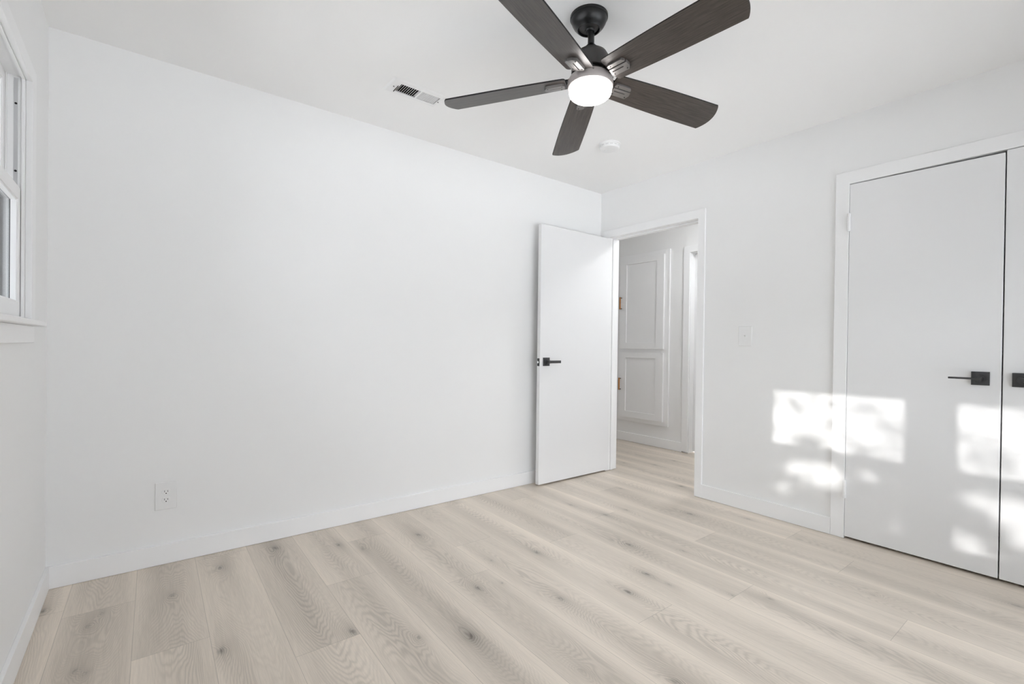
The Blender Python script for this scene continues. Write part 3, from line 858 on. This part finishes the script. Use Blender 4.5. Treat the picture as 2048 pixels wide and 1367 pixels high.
# ------------------------------------------------------------------ outside: ground and the tree that dapples the sun
struct('ground', boxes(((-30, 30), (-30, 30), (-0.62, -0.60))), GROUND, 'unseen yard around the house, made pale to bounce light indoors', 'ground')
def tree():
    rng = random.Random(5)
    root = Vector((-4.3, 2.5, -0.6))
    t = empty('yard_tree', root, 'leafy tree outside the left wall windows', 'tree')
    bm = bmesh.new()
    def limb(pts, r0_, r1_):
        n = 10; prev = None
        for i, p in enumerate(pts):
            r = r0_+(r1_-r0_)*i/(len(pts)-1)
            d = (pts[min(i+1, len(pts)-1)]-pts[max(i-1, 0)]).normalized(); a = d.orthogonal().normalized(); b_ = d.cross(a)
            ring = [bm.verts.new(p+r*(a*math.cos(2*math.pi*k/n)+b_*math.sin(2*math.pi*k/n))) for k in range(n)]
            if prev:
                for k in range(n): bm.faces.new((prev[k], prev[(k+1) % n], ring[(k+1) % n], ring[k]))
            prev = ring
    top = root+Vector((0.15, -0.35, 4.6))
    limb([root+(top-root)*i/6+Vector((0.08*math.sin(i*1.7), 0.08*math.cos(i*2.1), 0)) for i in range(7)], 0.16, 0.05)
    for k in range(26):
        a = rng.random()*6.28; z = rng.uniform(1.6, 4.3)
        p = root+(top-root)*(z/4.6); q = p+Vector((math.cos(a)*rng.uniform(.5, 1.1), math.sin(a)*rng.uniform(.7, 2.2), rng.uniform(.3, .8)))
        mid = (p+q)/2+Vector((0, 0, .12)); clash = False
        for w_ in range(9):
            pp = p.lerp(mid, w_/4) if w_ < 5 else mid.lerp(q, (w_-4)/4)
            hh = pp+SUN_DIR*((W-pp.x)/SUN_DIR.x)
            if -3.3 < hh.y < -1.3 and 0.40 < hh.z < 0.95: clash = True
        if clash: continue
        limb([p, (p+q)/2+Vector((0, 0, .12)), q], 0.035, 0.006)
    obj('trunk', bm, BARK, t, smooth=True)
    # gaps in the crown seen along the sun's rays (y, z, ry, rz, leafiness)
    open_ = [(-1.80, 0.68, 0.42, 0.17, 0.16), (-2.62, 0.66, 0.36, 0.17, 0.14), (-1.57, 0.62, 0.10, 0.16, 0.08),
             (-1.65, 0.35, 0.09, 0.055, 0.12), (-1.79, 0.335, 0.10, 0.075, 0.05), (-1.82, 0.50, 0.06, 0.05, 0.02), (-2.0, 0.38, 0.05, 0.03, 0.3), (-1.55, 0.20, 0.05, 0.045, 0.3),
             (-2.52, 0.36, 0.14, 0.045, 0.05), (-2.62, 0.31, 0.14, 0.06, 0.05), (-2.66, 0.22, 0.12, 0.05, 0.15), (-2.40, 0.15, 0.07, 0.05, 0.25), (-2.48, 0.08, 0.11, 0.022, 0.2), (-2.9, 0.4, 0.2, 0.1, 0.2)]
    shade = [(-1.65, 0.705, 0.06, 0.025, 0.8), (-1.70, 0.515, 0.065, 0.045, 1.2), (-1.97, 0.76, 0.08, 0.025, 0.6), (-2.09, 0.66, 0.08, 0.025, 0.8), (-1.95, 0.53, 0.08, 0.03, 0.8), (-2.50, 0.55, 0.08, 0.035, 0.8), (-2.6, 0.60, 0.06, 0.025, 0.6)]
    def dens(y, z):
        for (a, b_, ra, rb, v) in shade:
            if ((y-a)/ra)**2+((z-b_)/rb)**2 < 1: return v
        for (a, b_, ra, rb, v) in open_:
            if ((y-a)/ra)**2+((z-b_)/rb)**2 < 1: return v
        return 0.22 if z > 0.455 else 0.95
    bm = bmesh.new()
    cen = root+Vector((0.1, -2.3, 3.5))
    cnt = 0
    for _ in range(90000):
        p = Vector((rng.gauss(0, 1), rng.gauss(0, 1), rng.gauss(0, 1))).normalized()*(rng.random()**(1/3))
        p = cen+Vector((p.x*1.0, p.y*2.5, p.z*1.5))
        tt = (W-p.x)/SUN_DIR.x; hit = p+SUN_DIR*tt
        inwin = -3.1 < hit.y < -1.35 and -0.1 < hit.z < 0.95
        if inwin:
            dd = dens(hit.y, hit.z)
            if rng.random() > min(1, dd*(0.8 if dd > 0.85 else 0.28)): continue
        elif rng.random() > 0.22: continue
        L_ = rng.uniform(0.035, 0.070); wd = L_*0.30
        d = Vector((rng.gauss(0, 1), rng.gauss(0, 1), rng.gauss(-.3, .7))).normalized(); s = d.orthogonal().normalized()
        s = (Matrix.Rotation(rng.random()*6.28, 3, d) @ s); n_ = d.cross(s)
        v = [bm.verts.new(p+d*L_*a+s*wd*b_+n_*c_*L_) for a, b_, c_ in ((-.5, 0, 0), (-.1, 1, .05), (.5, 0, -.08), (-.1, -1, .05))]
        bm.faces.new(v); cnt += 1
    fo = obj('foliage', bm, LEAF, t)
    fo['kind'] = 'stuff'
tree()
